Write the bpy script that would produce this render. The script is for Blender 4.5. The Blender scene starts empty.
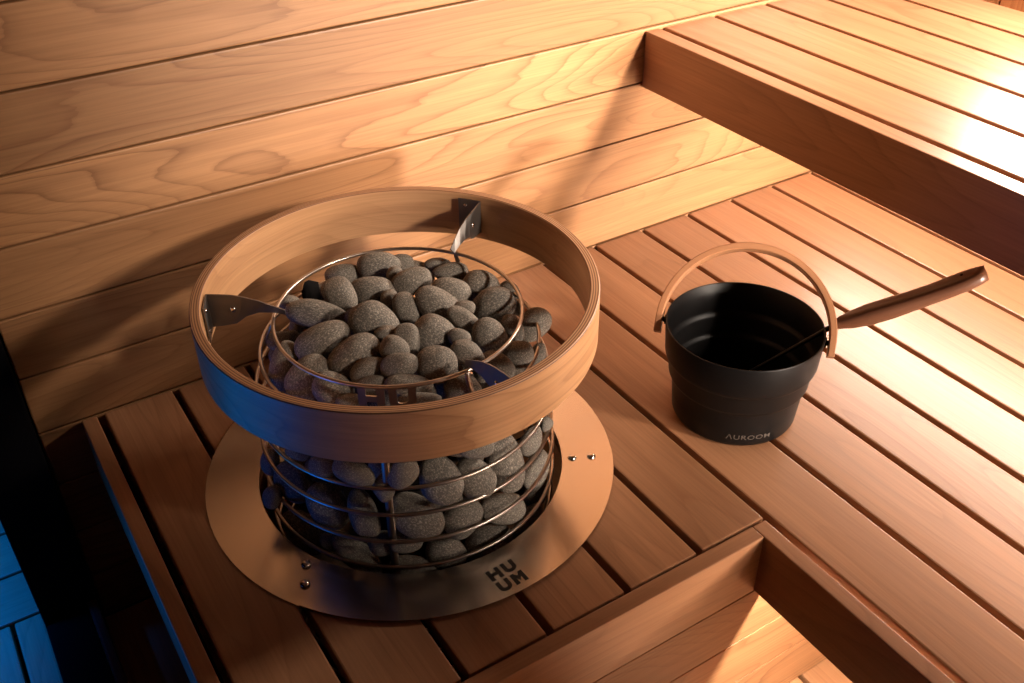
import bpy, bmesh, math, random
from mathutils import Vector, Matrix, Quaternion
random.seed(7)
PI = math.pi
SC = bpy.context.scene
COL = SC.collection
HX, HY = -0.198, -0.303          # heater axis

# ------------------------------------------------------------------ helpers
def R(d): return math.radians(d)

def link(name, mesh, parent=None, mats=()):
    o = bpy.data.objects.new(name, mesh)
    COL.objects.link(o)
    for m in mats: mesh.materials.append(m)
    if parent is not None: o.parent = parent
    return o

def thing(name, label, cat, loc=(0, 0, 0), group=None):
    o = bpy.data.objects.new(name, None)
    o.empty_display_size = .02
    COL.objects.link(o)
    o.location = loc
    o['label'] = label; o['category'] = cat
    if group: o['group'] = group
    return o

def struct(o):
    o['kind'] = 'structure'
    return o

class MB:
    """collects shapes in one bmesh with a UV layer (u along the grain, metres)"""
    def __init__(s):
        s.bm = bmesh.new(); s.uv = s.bm.loops.layers.uv.new('UVMap')
    def box(s, a, b, grain='x', bev=.0015, mat=0):
        t = bmesh.new()
        bmesh.ops.create_cube(t, size=1)
        for v in t.verts:
            v.co = Vector([(a[i] + b[i]) / 2 + v.co[i] * (b[i] - a[i]) for i in range(3)])
        if bev: bmesh.ops.bevel(t, geom=list(t.edges), offset=bev, segments=2, profile=.6, affect='EDGES')
        g = 'xyz'.index(grain); o = [i for i in range(3) if i != g]
        ru, rv = random.uniform(0, 40), random.uniform(0, 40)
        m = {}
        for v in t.verts: m[v] = s.bm.verts.new(v.co)
        for f in t.faces:
            nf = s.bm.faces.new([m[v] for v in f.verts]); nf.smooth = False; nf.material_index = mat
            for l, l0 in zip(nf.loops, f.loops):
                c = l0.vert.co
                l[s.uv].uv = (c[g] + ru, c[o[0]] + c[o[1]] + rv)
        t.free()
    def lathe(s, prof, n=96, center=(0, 0), a0=0, a1=2 * PI, closed=False, mats=None, smooth=True, radf=None):
        """prof: list of (r, z); closed: the profile is a loop"""
        full = abs(a1 - a0 - 2 * PI) < 1e-6
        cols = n if full else n + 1
        rows = []
        for i in range(cols):
            a = a0 + (a1 - a0) * i / n
            k = 1 + (radf(a) if radf else 0)
            rows.append([s.bm.verts.new((center[0] + r * k * math.cos(a), center[1] + r * k * math.sin(a), z)) for r, z in prof])
        np_ = len(prof)
        L = [0]
        for j in range(np_):
            r0, z0 = prof[j]; r1, z1 = prof[(j + 1) % np_]
            L.append(L[-1] + math.hypot(r1 - r0, z1 - z0))
        rm = max(r for r, z in prof)
        for i in range(n):
            i2 = (i + 1) % cols
            for j in range(np_ if closed else np_ - 1):
                j2 = (j + 1) % np_
                vs = [rows[i][j], rows[i2][j], rows[i2][j2], rows[i][j2]]
                uvs = [(rm * (a0 + (a1 - a0) * q / n), L[w]) for q, w in ((i, j), (i + 1, j), (i + 1, j + 1), (i, j + 1))]
                if (vs[0].co - vs[3].co).length < 1e-7: pass
                try: f = s.bm.faces.new(vs)
                except ValueError: continue
                f.smooth = smooth
                if mats: f.material_index = mats[j]
                for l, u in zip(f.loops, uvs): l[s.uv].uv = u
        if not full and closed:
            for rw in (rows[0], rows[-1]):
                try: s.bm.faces.new(rw)
                except ValueError: pass
    def tube(s, pts, rad, n=10, closed=False, flat=1.0, cap=True):
        pts = [Vector(p) for p in pts]; N = len(pts)
        rads = rad if isinstance(rad, (list, tuple)) else [rad] * N
        prev = None; rings = []
        for i, p in enumerate(pts):
            if closed: t = pts[(i + 1) % N] - pts[i - 1]
            else: t = pts[min(i + 1, N - 1)] - pts[max(i - 1, 0)]
            t.normalize()
            if prev is None:
                ref = Vector((0, 0, 1)) if abs(t.z) < .9 else Vector((1, 0, 0))
                nrm = (ref - t * ref.dot(t)).normalized()
            else: nrm = (prev - t * prev.dot(t)).normalized()
            prev = nrm; b = t.cross(nrm)
            rings.append([s.bm.verts.new(p + (nrm * math.cos(2 * PI * k / n) * flat + b * math.sin(2 * PI * k / n)) * rads[i]) for k in range(n)])
        m = N if closed else N - 1
        for i in range(m):
            for k in range(n):
                f = s.bm.faces.new([rings[i][k], rings[i][(k + 1) % n], rings[(i + 1) % N][(k + 1) % n], rings[(i + 1) % N][k]])
                f.smooth = True
                for l, u in zip(f.loops, ((i, k), (i, k + 1), (i + 1, k + 1), (i + 1, k))): l[s.uv].uv = (u[0] * .01, u[1] * .002)
        if cap and not closed:
            s.bm.faces.new(rings[0][::-1]); s.bm.faces.new(rings[-1])
    def section(s, frames, grain_len=True):
        """loft: frames = list of closed loops of Vectors with equal count"""
        rings = [[s.bm.verts.new(p) for p in fr] for fr in frames]
        n = len(frames[0]); L = 0
        for i in range(len(rings) - 1):
            c0 = sum((Vector(p) for p in frames[i]), Vector()) / n; c1 = sum((Vector(p) for p in frames[i + 1]), Vector()) / n
            dL = (c1 - c0).length
            w = 0
            for k in range(n):
                k2 = (k + 1) % n
                dw = (Vector(frames[i][k2]) - Vector(frames[i][k])).length
                f = s.bm.faces.new([rings[i][k], rings[i][k2], rings[i + 1][k2], rings[i + 1][k]]); f.smooth = True
                for l, u in zip(f.loops, ((L, w), (L, w + dw), (L + dL, w + dw), (L + dL, w))): l[s.uv].uv = (u[0] + 3.3, u[1] + 7.7)
                w += dw
            L += dL
        s.bm.faces.new(rings[0][::-1]); s.bm.faces.new(rings[-1])
    def poly(s, pts, h, mat=0):
        """extrude a planar polygon (list of Vectors) by vector h"""
        h = Vector(h)
        a = [s.bm.verts.new(p) for p in pts]; b = [s.bm.verts.new(Vector(p) + h) for p in pts]
        n = len(pts)
        fs = [s.bm.faces.new(a[::-1]), s.bm.faces.new(b)]
        for i in range(n): fs.append(s.bm.faces.new([a[i], a[(i + 1) % n], b[(i + 1) % n], b[i]]))
        for f in fs: f.material_index = mat
    def build(s, name, mats, parent=None, origin=None):
        bmesh.ops.recalc_face_normals(s.bm, faces=list(s.bm.faces))
        if origin:
            bmesh.ops.translate(s.bm, verts=list(s.bm.verts), vec=-Vector(origin))
        me = bpy.data.meshes.new(name); s.bm.to_mesh(me); s.bm.free()
        if not isinstance(mats, (list, tuple)): mats = [mats]
        o = link(name, me, parent, mats)
        if origin: o.location = origin
        return o

# ------------------------------------------------------------------ materials
def newmat(name):
    m = bpy.data.materials.new(name); m.use_nodes = True
    nt = m.node_tree; nt.nodes.clear()
    out = nt.nodes.new('ShaderNodeOutputMaterial'); b = nt.nodes.new('ShaderNodeBsdfPrincipled')
    nt.links.new(b.outputs[0], out.inputs[0])
    return m, nt, b
def N(nt, t, **k):
    n = nt.nodes.new(t)
    for a, v in k.items():
        if a[0] == '_': n.inputs[int(a[1:])].default_value = v
        else: setattr(n, a, v)
    return n
def mapping(nt, src, scale, loc=(0, 0, 0)):
    m = N(nt, 'ShaderNodeMapping'); nt.links.new(src, m.inputs[0])
    m.inputs['Scale'].default_value = scale; m.inputs['Location'].default_value = loc
    return m.outputs[0]
def math_(nt, op, a, b=None, c=None):
    n = N(nt, 'ShaderNodeMath', operation=op)
    for i, x in enumerate((a, b, c)):
        if x is None: continue
        if isinstance(x, (int, float)): n.inputs[i].default_value = x
        else: nt.links.new(x, n.inputs[i])
    return n.outputs[0]
def ramp(nt, src, stops):
    r = N(nt, 'ShaderNodeValToRGB'); nt.links.new(src, r.inputs[0])
    e = r.color_ramp.elements
    while len(e) < len(stops): e.new(.5)
    for q, (p, c) in zip(e, stops):
        q.position = p; q.color = (*c, 1) if len(c) == 3 else c
    return r.outputs[0]
def noise(nt, vec, scale, detail=3, rough=.5):
    n = N(nt, 'ShaderNodeTexNoise'); nt.links.new(vec, n.inputs['Vector'])
    n.inputs['Scale'].default_value = scale; n.inputs['Detail'].default_value = detail; n.inputs['Roughness'].default_value = rough
    return n.outputs['Fac']
def mixc(nt, fac, a, b, mode='MIX'):
    n = N(nt, 'ShaderNodeMix', data_type='RGBA', blend_type=mode)
    for i, x in ((0, fac), (6, a), (7, b)):
        if isinstance(x, (int, float)): n.inputs[i].default_value = x
        elif isinstance(x, tuple): n.inputs[i].default_value = (*x, 1)
        else: nt.links.new(x, n.inputs[i])
    return n.outputs[2]

def wood(name, light, dark, line, rings=26, rough=.42, fig=1.0, tonevar=.35, coat=0.0, across=5.0, along=.75):
    m, nt, b = newmat(name)
    uv = N(nt, 'ShaderNodeUVMap').outputs[0]
    isl = N(nt, 'ShaderNodeNewGeometry').outputs['Random Per Island']
    # cathedral figure: contour lines of a stretched smooth noise
    f1 = noise(nt, mapping(nt, uv, (along, across, 1)), 1.6, 1.2, .35)
    wob = noise(nt, mapping(nt, uv, (9, 60, 1)), 1, 2, .5)
    f = math_(nt, 'MULTIPLY_ADD', wob, .018, f1)
    s = math_(nt, 'FRACT', math_(nt, 'MULTIPLY', f, rings))
    # asymmetric ring: slow darkening then sharp edge
    ringv = ramp(nt, s, [(0, (.5,) * 3), (.07, (.0,) * 3), (.62, (.10,) * 3), (.88, (.55,) * 3), (.97, (1,) * 3)])
    fib = noise(nt, mapping(nt, uv, (7, 330, 1)), 1, 3, .6)
    fib2 = noise(nt, mapping(nt, uv, (2.2, 60, 1)), 1, 3, .55)
    blot = noise(nt, mapping(nt, uv, (3.2, 9, 1)), 1, 3, .5)
    base = mixc(nt, math_(nt, 'MULTIPLY_ADD', blot, .7, .1), light, dark)
    tone = math_(nt, 'MULTIPLY_ADD', isl, tonevar, 1 - tonevar * .55)
    hs = N(nt, 'ShaderNodeHueSaturation'); nt.links.new(base, hs.inputs['Color']); nt.links.new(tone, hs.inputs['Value'])
    c = hs.outputs[0]
    mask = ramp(nt, noise(nt, mapping(nt, uv, (1.3, 6, 1), (5, 3, 0)), 1, 2), [(.3, (.15,) * 3), (.62, (1,) * 3)])
    c = mixc(nt, math_(nt, 'MULTIPLY', math_(nt, 'MULTIPLY', ringv, mask), .55 * fig), c, line)
    c = mixc(nt, math_(nt, 'MULTIPLY', ramp(nt, fib2, [(.35, (0,) * 3), (.75, (1,) * 3)]), .32), c, line)
    c = mixc(nt, .35, c, ramp(nt, fib, [(.25, (.45, .42, .38)), (.6, (1, 1, 1))]), 'MULTIPLY')
    nt.links.new(c, b.inputs['Base Color'])
    rr = math_(nt, 'MULTIPLY_ADD', fib2, .18, rough - .09)
    nt.links.new(rr, b.inputs['Roughness'])
    b.inputs['Specular IOR Level'].default_value = .5
    bump = N(nt, 'ShaderNodeBump'); bump.inputs['Strength'].default_value = .12; bump.inputs['Distance'].default_value = .0006
    nt.links.new(fib, bump.inputs['Height']); nt.links.new(bump.outputs[0], b.inputs['Normal'])
    if coat:
        b.inputs['Coat Weight'].default_value = coat; b.inputs['Coat Roughness'].default_value = .3
    return m

WALL = wood('wall_alder', (.45, .235, .105), (.35, .162, .064), (.15, .056, .020), rings=30, rough=.45, fig=1.15)
BENCH = wood('bench_alder', (.42, .210, .108), (.32, .148, .070), (.16, .06, .025), rings=16, rough=.36, fig=.65)
DARKW = wood('low_bounce_wood', (.16, .08, .04), (.10, .05, .025), (.05, .02, .01))  # dark tone chosen to cut bounced light off unseen ceiling and front wall
FLOORW = wood('floor_wood', (.56, .30, .14), (.42, .2, .09), (.22, .09, .04), rings=18, rough=.5, fig=.5)
COLLAR = wood('collar_birch', (.58, .33, .165), (.47, .24, .11), (.24, .10, .045), rings=16, rough=.36, fig=1.1, tonevar=0, across=7, along=1.6)
BAIL = wood('bail_ash', (.42, .20, .095), (.30, .13, .06), (.14, .05, .025), rings=14, rough=.4, fig=.7, tonevar=0, across=18, along=1.5)
HANDLE = wood('ladle_walnut', (.15, .060, .030), (.095, .036, .018), (.03, .011, .006), rings=14, rough=.38, fig=1.0, tonevar=0, across=16, along=2)

def plain(name, col, rough=.5, metal=0, spec=.5):
    m, nt, b = newmat(name)
    b.inputs['Base Color'].default_value = (*col, 1); b.inputs['Roughness'].default_value = rough
    b.inputs['Metallic'].default_value = metal; b.inputs['Specular IOR Level'].default_value = spec
    return m
DARK = plain('dark_backing', (.012, .008, .006), .9, spec=.1)
BLACKF = plain('black_frame', (.005, .004, .004), .8, spec=.08)
BLACK = plain('black_letters', (.012, .01, .009), .6)
WIRE = plain('wire_steel', (.42, .36, .31), .3, 1)
POSTM = plain('post_steel', (.33, .28, .24), .34, 1)
SCREW = plain('screw_steel', (.72, .66, .6), .18, 1)
BRACK = plain('bracket_steel', (.20, .18, .165), .48, 1)
DARKST = plain('dark_steel', (.05, .045, .04), .45, .8)
GREYP = plain('bucket_print', (.06, .048, .04), .5)

def brushed(tdir):
    m, nt, b = newmat('brushed_flange')
    tc = N(nt, 'ShaderNodeTexCoord').outputs['Object']
    b.inputs['Base Color'].default_value = (.50, .43, .365, 1); b.inputs['Metallic'].default_value = 1
    n1 = noise(nt, mapping(nt, tc, (5, 900, 1)), 1, 2)
    n2 = noise(nt, mapping(nt, tc, (9, 9, 1)), 1, 2)
    nt.links.new(math_(nt, 'MULTIPLY_ADD', n1, .1, .17), b.inputs['Roughness'])
    cx = N(nt, 'ShaderNodeCombineXYZ'); cx.inputs[0].default_value, cx.inputs[1].default_value = tdir[0], tdir[1]
    nt.links.new(cx.outputs[0], b.inputs['Tangent']); b.inputs['Anisotropic'].default_value = .6
    bp = N(nt, 'ShaderNodeBump'); bp.inputs['Strength'].default_value = .25; bp.inputs['Distance'].default_value = .0012
    nt.links.new(n2, bp.inputs['Height'])
    bp2 = N(nt, 'ShaderNodeBump'); bp2.inputs['Strength'].default_value = .15; bp2.inputs['Distance'].default_value = .0002
    nt.links.new(n1, bp2.inputs['Height']); nt.links.new(bp.outputs[0], bp2.inputs['Normal'])
    nt.links.new(bp2.outputs[0], b.inputs['Normal'])
    return m


def bucket_black():
    m, nt, b = newmat('bucket_black')
    tc = N(nt, 'ShaderNodeTexCoord').outputs['Object']
    b.inputs['Base Color'].default_value = (.0045, .004, .004, 1); b.inputs['Roughness'].default_value = .42
    b.inputs['Specular IOR Level'].default_value = .2
    return m
BUCKET = bucket_black()

def plyedge():
    m, nt, b = newmat('plywood_edge')
    tc = N(nt, 'ShaderNodeUVMap').outputs[0]
    sx = N(nt, 'ShaderNodeSeparateXYZ'); nt.links.new(tc, sx.inputs[0]); r = sx.outputs[1]
    s = math_(nt, 'SINE', math_(nt, 'MULTIPLY', r, 2 * PI / .0026))
    c = ramp(nt, math_(nt, 'MULTIPLY_ADD', s, .5, .5), [(.1, (.13, .05, .022)), (.8, (.45, .24, .12))])
    nt.links.new(c, b.inputs['Base Color']); b.inputs['Roughness'].default_value = .5
    return m
PLY = plyedge()

def stone():
    m, nt, b = newmat('sauna_stone')
    tc = N(nt, 'ShaderNodeTexCoord').outputs['Object']
    oi = N(nt, 'ShaderNodeObjectInfo').outputs['Random']
    # object coordinates of a unit stone scaled by ~2 cm
    n1 = noise(nt, tc, 12, 6, .85); n2 = noise(nt, tc, 2.2, 3, .5)
    vor = N(nt, 'ShaderNodeTexVoronoi'); nt.links.new(tc, vor.inputs['Vector']); vor.inputs['Scale'].default_value = 17
    sp = ramp(nt, vor.outputs['Distance'], [(.0, (1,) * 3), (.28, (0,) * 3)])
    c1 = mixc(nt, n2, (.066, .059, .051), (.135, .119, .101))
    c1 = mixc(nt, math_(nt, 'MULTIPLY', oi, .5), c1, (.13, .104, .080))
    g = ramp(nt, n1, [(.50, (0,) * 3), (.64, (1,) * 3)])
    c2 = mixc(nt, math_(nt, 'MULTIPLY', g, .85), c1, (.52, .45, .36))
    c3 = mixc(nt, math_(nt, 'MULTIPLY', sp, .35), c2, (.03, .026, .022))
    nt.links.new(c3, b.inputs['Base Color']); b.inputs['Roughness'].default_value = .72
    b.inputs['Specular IOR Level'].default_value = .35
    bp = N(nt, 'ShaderNodeBump'); bp.inputs['Strength'].default_value = .7; bp.inputs['Distance'].default_value = .0007
    nt.links.new(n1, bp.inputs['Height']); nt.links.new(bp.outputs[0], b.inputs['Normal'])
    return m
STONE = stone()

STONES = [
 ('large rounded grey sauna stone at the very back edge of the heap', 0, [-0.1661, -0.1864, 0.2091], [0.0248, 0.0163, 0.0162], [0.852, 0.483, -0.099, -0.176]),
 ('dark shadowed sauna stone at the back left, half behind the large rounded one', 0, [-0.2054, -0.1691, 0.2016], [0.0206, 0.0121, 0.0112], [0.855, 0.484, -0.084, -0.168]),
 ('wedge-shaped grey sauna stone beside the black metal tab, broad end up', 0, [-0.2358, -0.2326, 0.2167], [0.0218, 0.016, 0.0159], [0.656, 0.451, 0.172, -0.581]),
 ('broad pillow-shaped grey sauna stone just in front of the rearmost large rounded one', 0, [-0.1975, -0.2348, 0.2094], [0.0256, 0.0169, 0.0161], [0.839, 0.48, -0.051, -0.252]),
 ('biggest pear-shaped grey sauna stone left of the middle of the heap', 0, [-0.2269, -0.3007, 0.2147], [0.0264, 0.0209, 0.0199], [0.75, 0.463, 0.076, -0.467]),
 ('long lying sauna stone at the left, touching hoop and left bracket', 0, [-0.2704, -0.2438, 0.2111], [0.0322, 0.0147, 0.0128], [0.839, 0.476, -0.012, -0.264]),
 ('small round sauna stone poking out behind the long lying one at the left', 0, [-0.2862, -0.2015, 0.2068], [0.0116, 0.0098, 0.0098], [0.854, 0.481, -0.036, -0.196]),
 ('long egg-shaped sauna stone slanting up to the right below the long lying one', 0, [-0.2876, -0.2976, 0.2131], [0.0287, 0.0173, 0.0146], [0.885, 0.432, -0.171, 0.041]),
 ('large smooth brownish slanting sauna stone in the left front part of the heap', 0, [-0.2684, -0.3364, 0.2078], [0.0282, 0.0191, 0.0168], [0.887, 0.409, -0.201, 0.08]),
 ('medium dark sauna stone tucked below the large smooth brownish slanting one', 0, [-0.2651, -0.3658, 0.2078], [0.0198, 0.0125, 0.0114], [0.893, 0.421, -0.155, -0.026]),
 ('tiny brownish sauna stone right beside the black metal tab', 0, [-0.2386, -0.1718, 0.189], [0.0084, 0.0096, 0.0083], [0.851, 0.482, -0.05, -0.202]),
 ('speckled upright sauna stone crossed by the hoop at the front left', 0, [-0.3181, -0.3263, 0.1941], [0.0249, 0.0196, 0.0171], [0.859, 0.374, -0.249, 0.245]),
 ('speckled rounded sauna stone under the hoop, just left of the cut-out letters', 0, [-0.3047, -0.3601, 0.1955], [0.0203, 0.0167, 0.0163], [0.848, 0.443, -0.003, -0.291]),
 ('narrow upright speckled sauna stone outside the hoop at the far left front', 0, [-0.329, -0.2864, 0.1896], [0.0251, 0.0147, 0.0146], [0.799, 0.337, -0.308, 0.392]),
 ('flat blue-black sauna stone outside the hoop at the far left, in deep shadow', 0, [-0.3146, -0.2419, 0.1901], [0.0169, 0.0101, 0.0088], [0.862, 0.466, -0.027, -0.199]),
 ('small pale-topped sauna stone directly behind the cut-out letters', 0, [-0.272, -0.3849, 0.2035], [0.0144, 0.0093, 0.0087], [0.869, 0.438, -0.059, -0.223]),
 ('small dark sauna stone right of the large rounded one at the back of the heap', 0, [-0.1341, -0.1842, 0.2025], [0.0135, 0.0104, 0.0088], [0.819, 0.492, -0.045, -0.291]),
 ('smooth dark sauna stone at the back middle of the heap', 0, [-0.1143, -0.1888, 0.1846], [0.0193, 0.0131, 0.0118], [0.774, 0.489, 0.013, -0.401]),
 ('blackest small sauna stone at the back of the heap, left of the twisted rear bracket', 0, [-0.0964, -0.2064, 0.1977], [0.0154, 0.0092, 0.0078], [0.83, 0.485, -0.082, -0.264]),
 ('rounded sauna stone with a dented top, right of the pillow-shaped one', 0, [-0.1523, -0.2454, 0.2138], [0.0222, 0.0146, 0.0145], [0.87, 0.458, -0.163, -0.087]),
 ('light grey sauna stone at the back right under the foot of the twisted rear bracket', 0, [-0.0925, -0.2292, 0.1973], [0.0201, 0.0128, 0.0116], [0.831, 0.481, -0.086, -0.267]),
 ('smooth domed sauna stone in front of the light grey one under the rear bracket', 0, [-0.1243, -0.2878, 0.2112], [0.0219, 0.0167, 0.0165], [0.793, 0.479, -0.021, -0.376]),
 ('dark rough sauna stone at the back right, half shaded by the hoop', 0, [-0.0753, -0.2735, 0.1934], [0.0215, 0.0197, 0.0189], [0.71, 0.479, 0.049, -0.513]),
 ('big rough-faced sauna stone at the right inside the hoop', 0, [-0.0903, -0.3245, 0.202], [0.0241, 0.0189, 0.0185], [0.88, 0.412, -0.235, -0.016]),
 ('small upright egg-shaped sauna stone in the middle of the heap', 0, [-0.1829, -0.2903, 0.2132], [0.0175, 0.0135, 0.0117], [0.568, 0.43, 0.201, -0.673]),
 ('large smooth tapering sauna stone at the very middle of the heap', 0, [-0.1518, -0.3058, 0.2139], [0.0254, 0.018, 0.0154], [0.719, 0.47, 0.068, -0.508]),
 ('long narrow sauna stone sloping down right of the middle', 0, [-0.1405, -0.3489, 0.2126], [0.0209, 0.011, 0.0103], [0.719, 0.464, 0.056, -0.515]),
 ('cone-shaped sauna stone with its point up, at the right inside the hoop', 0, [-0.1293, -0.3811, 0.2058], [0.0207, 0.0174, 0.0151], [0.606, 0.441, 0.131, -0.649]),
 ('biggest domed sauna stone in the front middle of the heap', 0, [-0.1791, -0.3502, 0.2087], [0.0234, 0.0207, 0.0197], [0.803, 0.461, -0.012, -0.378]),
 ('brown shaded sauna stone between the two large domed ones in the middle', 0, [-0.2128, -0.3504, 0.2153], [0.0177, 0.0134, 0.0121], [0.512, 0.398, 0.231, -0.726]),
 ("round speckled sauna stone at the front, above the wire hoop's middle", 0, [-0.2034, -0.399, 0.2106], [0.0198, 0.0182, 0.0167], [0.862, 0.44, -0.089, -0.235]),
 ('dark smooth sauna stone left of the cone-shaped one, sloping to the hoop', 0, [-0.1663, -0.3994, 0.2102], [0.018, 0.0122, 0.012], [0.786, 0.453, -0.006, -0.421]),
 ('light speckled sauna stone left of centre at the front, upper of a touching pair', 0, [-0.2331, -0.3629, 0.2203], [0.0147, 0.0126, 0.0116], [0.791, 0.456, 0.027, -0.406]),
 ('dark bean-shaped sauna stone left of centre at the front, lower of a touching pair', 0, [-0.2394, -0.3858, 0.2151], [0.0186, 0.0129, 0.0111], [0.886, 0.43, -0.131, -0.112]),
 ('wide flat sauna stone lying across the front behind the hoop', 0, [-0.241, -0.4072, 0.2036], [0.0231, 0.0118, 0.0102], [0.868, 0.434, -0.074, -0.231]),
 ('flat sauna stone at the very front, squeezed between hoop and wooden collar', 0, [-0.2404, -0.4268, 0.197], [0.0213, 0.0081, 0.0075], [0.876, 0.424, -0.088, -0.211]),
 ('shaded dark sauna stone under the hoop beside the thin gold-lit strap', 0, [-0.1903, -0.4289, 0.1936], [0.0187, 0.014, 0.0129], [0.811, 0.437, -0.022, -0.389]),
 ('egg-shaped sauna stone crossed by the hoop, right of the front bracket', 0, [-0.14, -0.4166, 0.1924], [0.0192, 0.0133, 0.0125], [0.723, 0.445, 0.04, -0.527]),
 ('rounded sauna stone just outside the hoop at the right front', 0, [-0.108, -0.4081, 0.1862], [0.018, 0.0158, 0.0143], [0.526, 0.419, 0.164, -0.722]),
 ('dark sauna stone lying outside the hoop at the far right, against the bench', 0, [-0.0534, -0.353, 0.1775], [0.0214, 0.0156, 0.0147], [0.883, 0.367, -0.286, 0.067]),
 ('dark brown upright sauna stone in the shadow outside the hoop at the right back', 0, [-0.0433, -0.2919, 0.1778], [0.0204, 0.0108, 0.0098], [0.549, 0.45, 0.157, -0.686]),
 ('small sauna stone wedged behind the upper cage wires at the right', 0, [-0.082, -0.4045, 0.1776], [0.0133, 0.0089, 0.0083], [0.847, 0.277, -0.357, 0.28]),
 ('small shaded sauna stone sunk behind the long narrow sloping one', 0, [-0.1295, -0.328, 0.2148], [0.0112, 0.009, 0.0086], [0.794, 0.472, -0.026, -0.381]),
 ('small brownish sauna stone sunk beside the biggest domed one', 0, [-0.1641, -0.377, 0.2161], [0.0118, 0.0096, 0.0084], [0.765, 0.46, 0.018, -0.451]),
 ('shaded sauna stone between the cone-shaped one and the hoop at the right', 0, [-0.0925, -0.3695, 0.1936], [0.0179, 0.0123, 0.0111], [0.523, 0.429, 0.171, -0.716]),
 ('small shaded stone between the long lying and the biggest pear-shaped sauna stones', 0, [-0.2343, -0.2698, 0.2071], [0.0124, 0.0124, 0.0108], [0.855, 0.468, -0.062, -0.213]),
 ('small shaded sauna stone sunk right of the pillow-shaped one', 0, [-0.1916, -0.2653, 0.2134], [0.0091, 0.0114, 0.0093], [0.85, 0.472, -0.077, -0.219]),
 ('thin dark sauna stone sunk above the biggest domed one', 0, [-0.1773, -0.3236, 0.2045], [0.0111, 0.0078, 0.0068], [0.855, 0.457, -0.089, -0.229]),
 ('small dark sauna stone sunk behind the dented-top one', 0, [-0.162, -0.2219, 0.2128], [0.0095, 0.0107, 0.0089], [0.845, 0.482, -0.083, -0.218]),
 ('shaded sauna stone low at the front, left of the cut-out letters', 0, [-0.2983, -0.3859, 0.1935], [0.0133, 0.0082, 0.0077], [0.873, 0.434, -0.047, -0.22]),
 ('thin shaded sauna stone sunk right of the large smooth brownish slanting one', 0, [-0.2276, -0.3307, 0.2185], [0.0086, 0.0118, 0.0096], [0.514, 0.397, 0.24, -0.721]),
 ('small oval caged stone right of the front post, under the collar', 1, [-0.2727, -0.4422, 0.1279], [0.0187, 0.015, 0.0098], [0.821, 0.434, -0.332, 0.167]),
 ('tall dark caged stone in the top row, second to the right of the post', 1, [-0.2346, -0.4504, 0.1036], [0.0281, 0.0217, 0.0141], [0.582, 0.487, 0.24, -0.605]),
 ('speckled triangular caged stone below the collar, above the lower wires', 1, [-0.1954, -0.4559, 0.0908], [0.0248, 0.0194, 0.0126], [0.67, 0.492, 0.219, -0.511]),
 ('caged stone mostly hidden by the wooden collar, over the speckled triangular one', 1, [-0.1959, -0.4637, 0.1383], [0.0178, 0.0099, 0.0065], [0.828, 0.543, -0.047, -0.129]),
 ('tallest caged stone, upright under the collar at the right front', 1, [-0.1506, -0.4449, 0.0832], [0.0344, 0.02, 0.013], [0.586, 0.402, 0.347, -0.611]),
 ('small pale caged stone right of the tallest caged one, close under the collar', 1, [-0.1105, -0.4362, 0.0884], [0.0181, 0.0119, 0.0077], [0.792, 0.49, -0.184, 0.315]),
 ('slanting oval caged stone at the right, in the second row', 1, [-0.0866, -0.4111, 0.0127], [0.0252, 0.0156, 0.0102], [0.801, 0.485, -0.124, 0.33]),
 ('small oval caged stone at the right, just above the bottom wires', 1, [-0.0858, -0.4123, -0.023], [0.0196, 0.0141, 0.0092], [0.82, 0.485, -0.094, 0.29]),
 ('largest caged stone, pear-shaped, right of the front post in the middle row', 1, [-0.2626, -0.4433, 0.059], [0.0309, 0.0217, 0.0141], [0.73, 0.533, 0.053, -0.424]),
 ('rounded dark caged stone between the largest pear-shaped one and the pointed lying one', 1, [-0.2135, -0.4578, 0.042], [0.0232, 0.0182, 0.0118], [0.84, 0.488, -0.211, 0.108]),
 ('pointed lying caged stone above the engraved logo', 1, [-0.1563, -0.4492, 0.0182], [0.0269, 0.0178, 0.0116], [0.832, 0.518, 0.061, -0.189]),
 ('small caged stone beside the front post under the largest pear-shaped one', 1, [-0.2766, -0.4426, 0.0288], [0.0176, 0.0132, 0.0086], [0.794, 0.527, -0.057, -0.296]),
 ('squarish speckled caged stone in the bottom row left of the engraved logo', 1, [-0.2341, -0.4535, -0.0035], [0.0225, 0.0186, 0.0121], [0.783, 0.525, 0.032, -0.332]),
 ('big speckled caged stone in the bottom row right above the engraved logo', 1, [-0.1797, -0.4544, -0.0199], [0.0278, 0.0214, 0.0139], [0.854, 0.51, -0.1, 0.016]),
 ('slender caged stone in the bottom row at the far right', 1, [-0.1102, -0.4341, -0.0388], [0.023, 0.0133, 0.0087], [0.825, 0.485, -0.127, 0.259]),
 ('flat caged stone at the bottom, just right of the front post', 1, [-0.2722, -0.4444, -0.0134], [0.0259, 0.0124, 0.0081], [0.804, 0.521, -0.06, -0.281]),
 ('tiny caged stone at the right edge under the wooden collar', 1, [-0.0778, -0.42, 0.0869], [0.0085, 0.0085, 0.0053], [0.852, 0.497, 0.124, -0.11]),
 ('speckled lying caged stone left of the front post, topmost row under the collar', 1, [-0.3139, -0.413, 0.1259], [0.0224, 0.013, 0.0085], [0.727, 0.543, -0.036, -0.419]),
 ('bluish rounded caged stone at the left in the second row', 1, [-0.3501, -0.3146, 0.0521], [0.0252, 0.0201, 0.0131], [0.585, 0.513, -0.046, -0.627]),
 ('drop-shaped caged stone at the left front with a narrow top', 1, [-0.3341, -0.3727, 0.0543], [0.0277, 0.0205, 0.0134], [0.54, 0.522, 0.083, -0.655]),
 ('narrow upright speckled caged stone left of the front post', 1, [-0.3096, -0.4117, 0.0632], [0.0277, 0.0146, 0.0095], [0.507, 0.504, 0.178, -0.676]),
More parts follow.
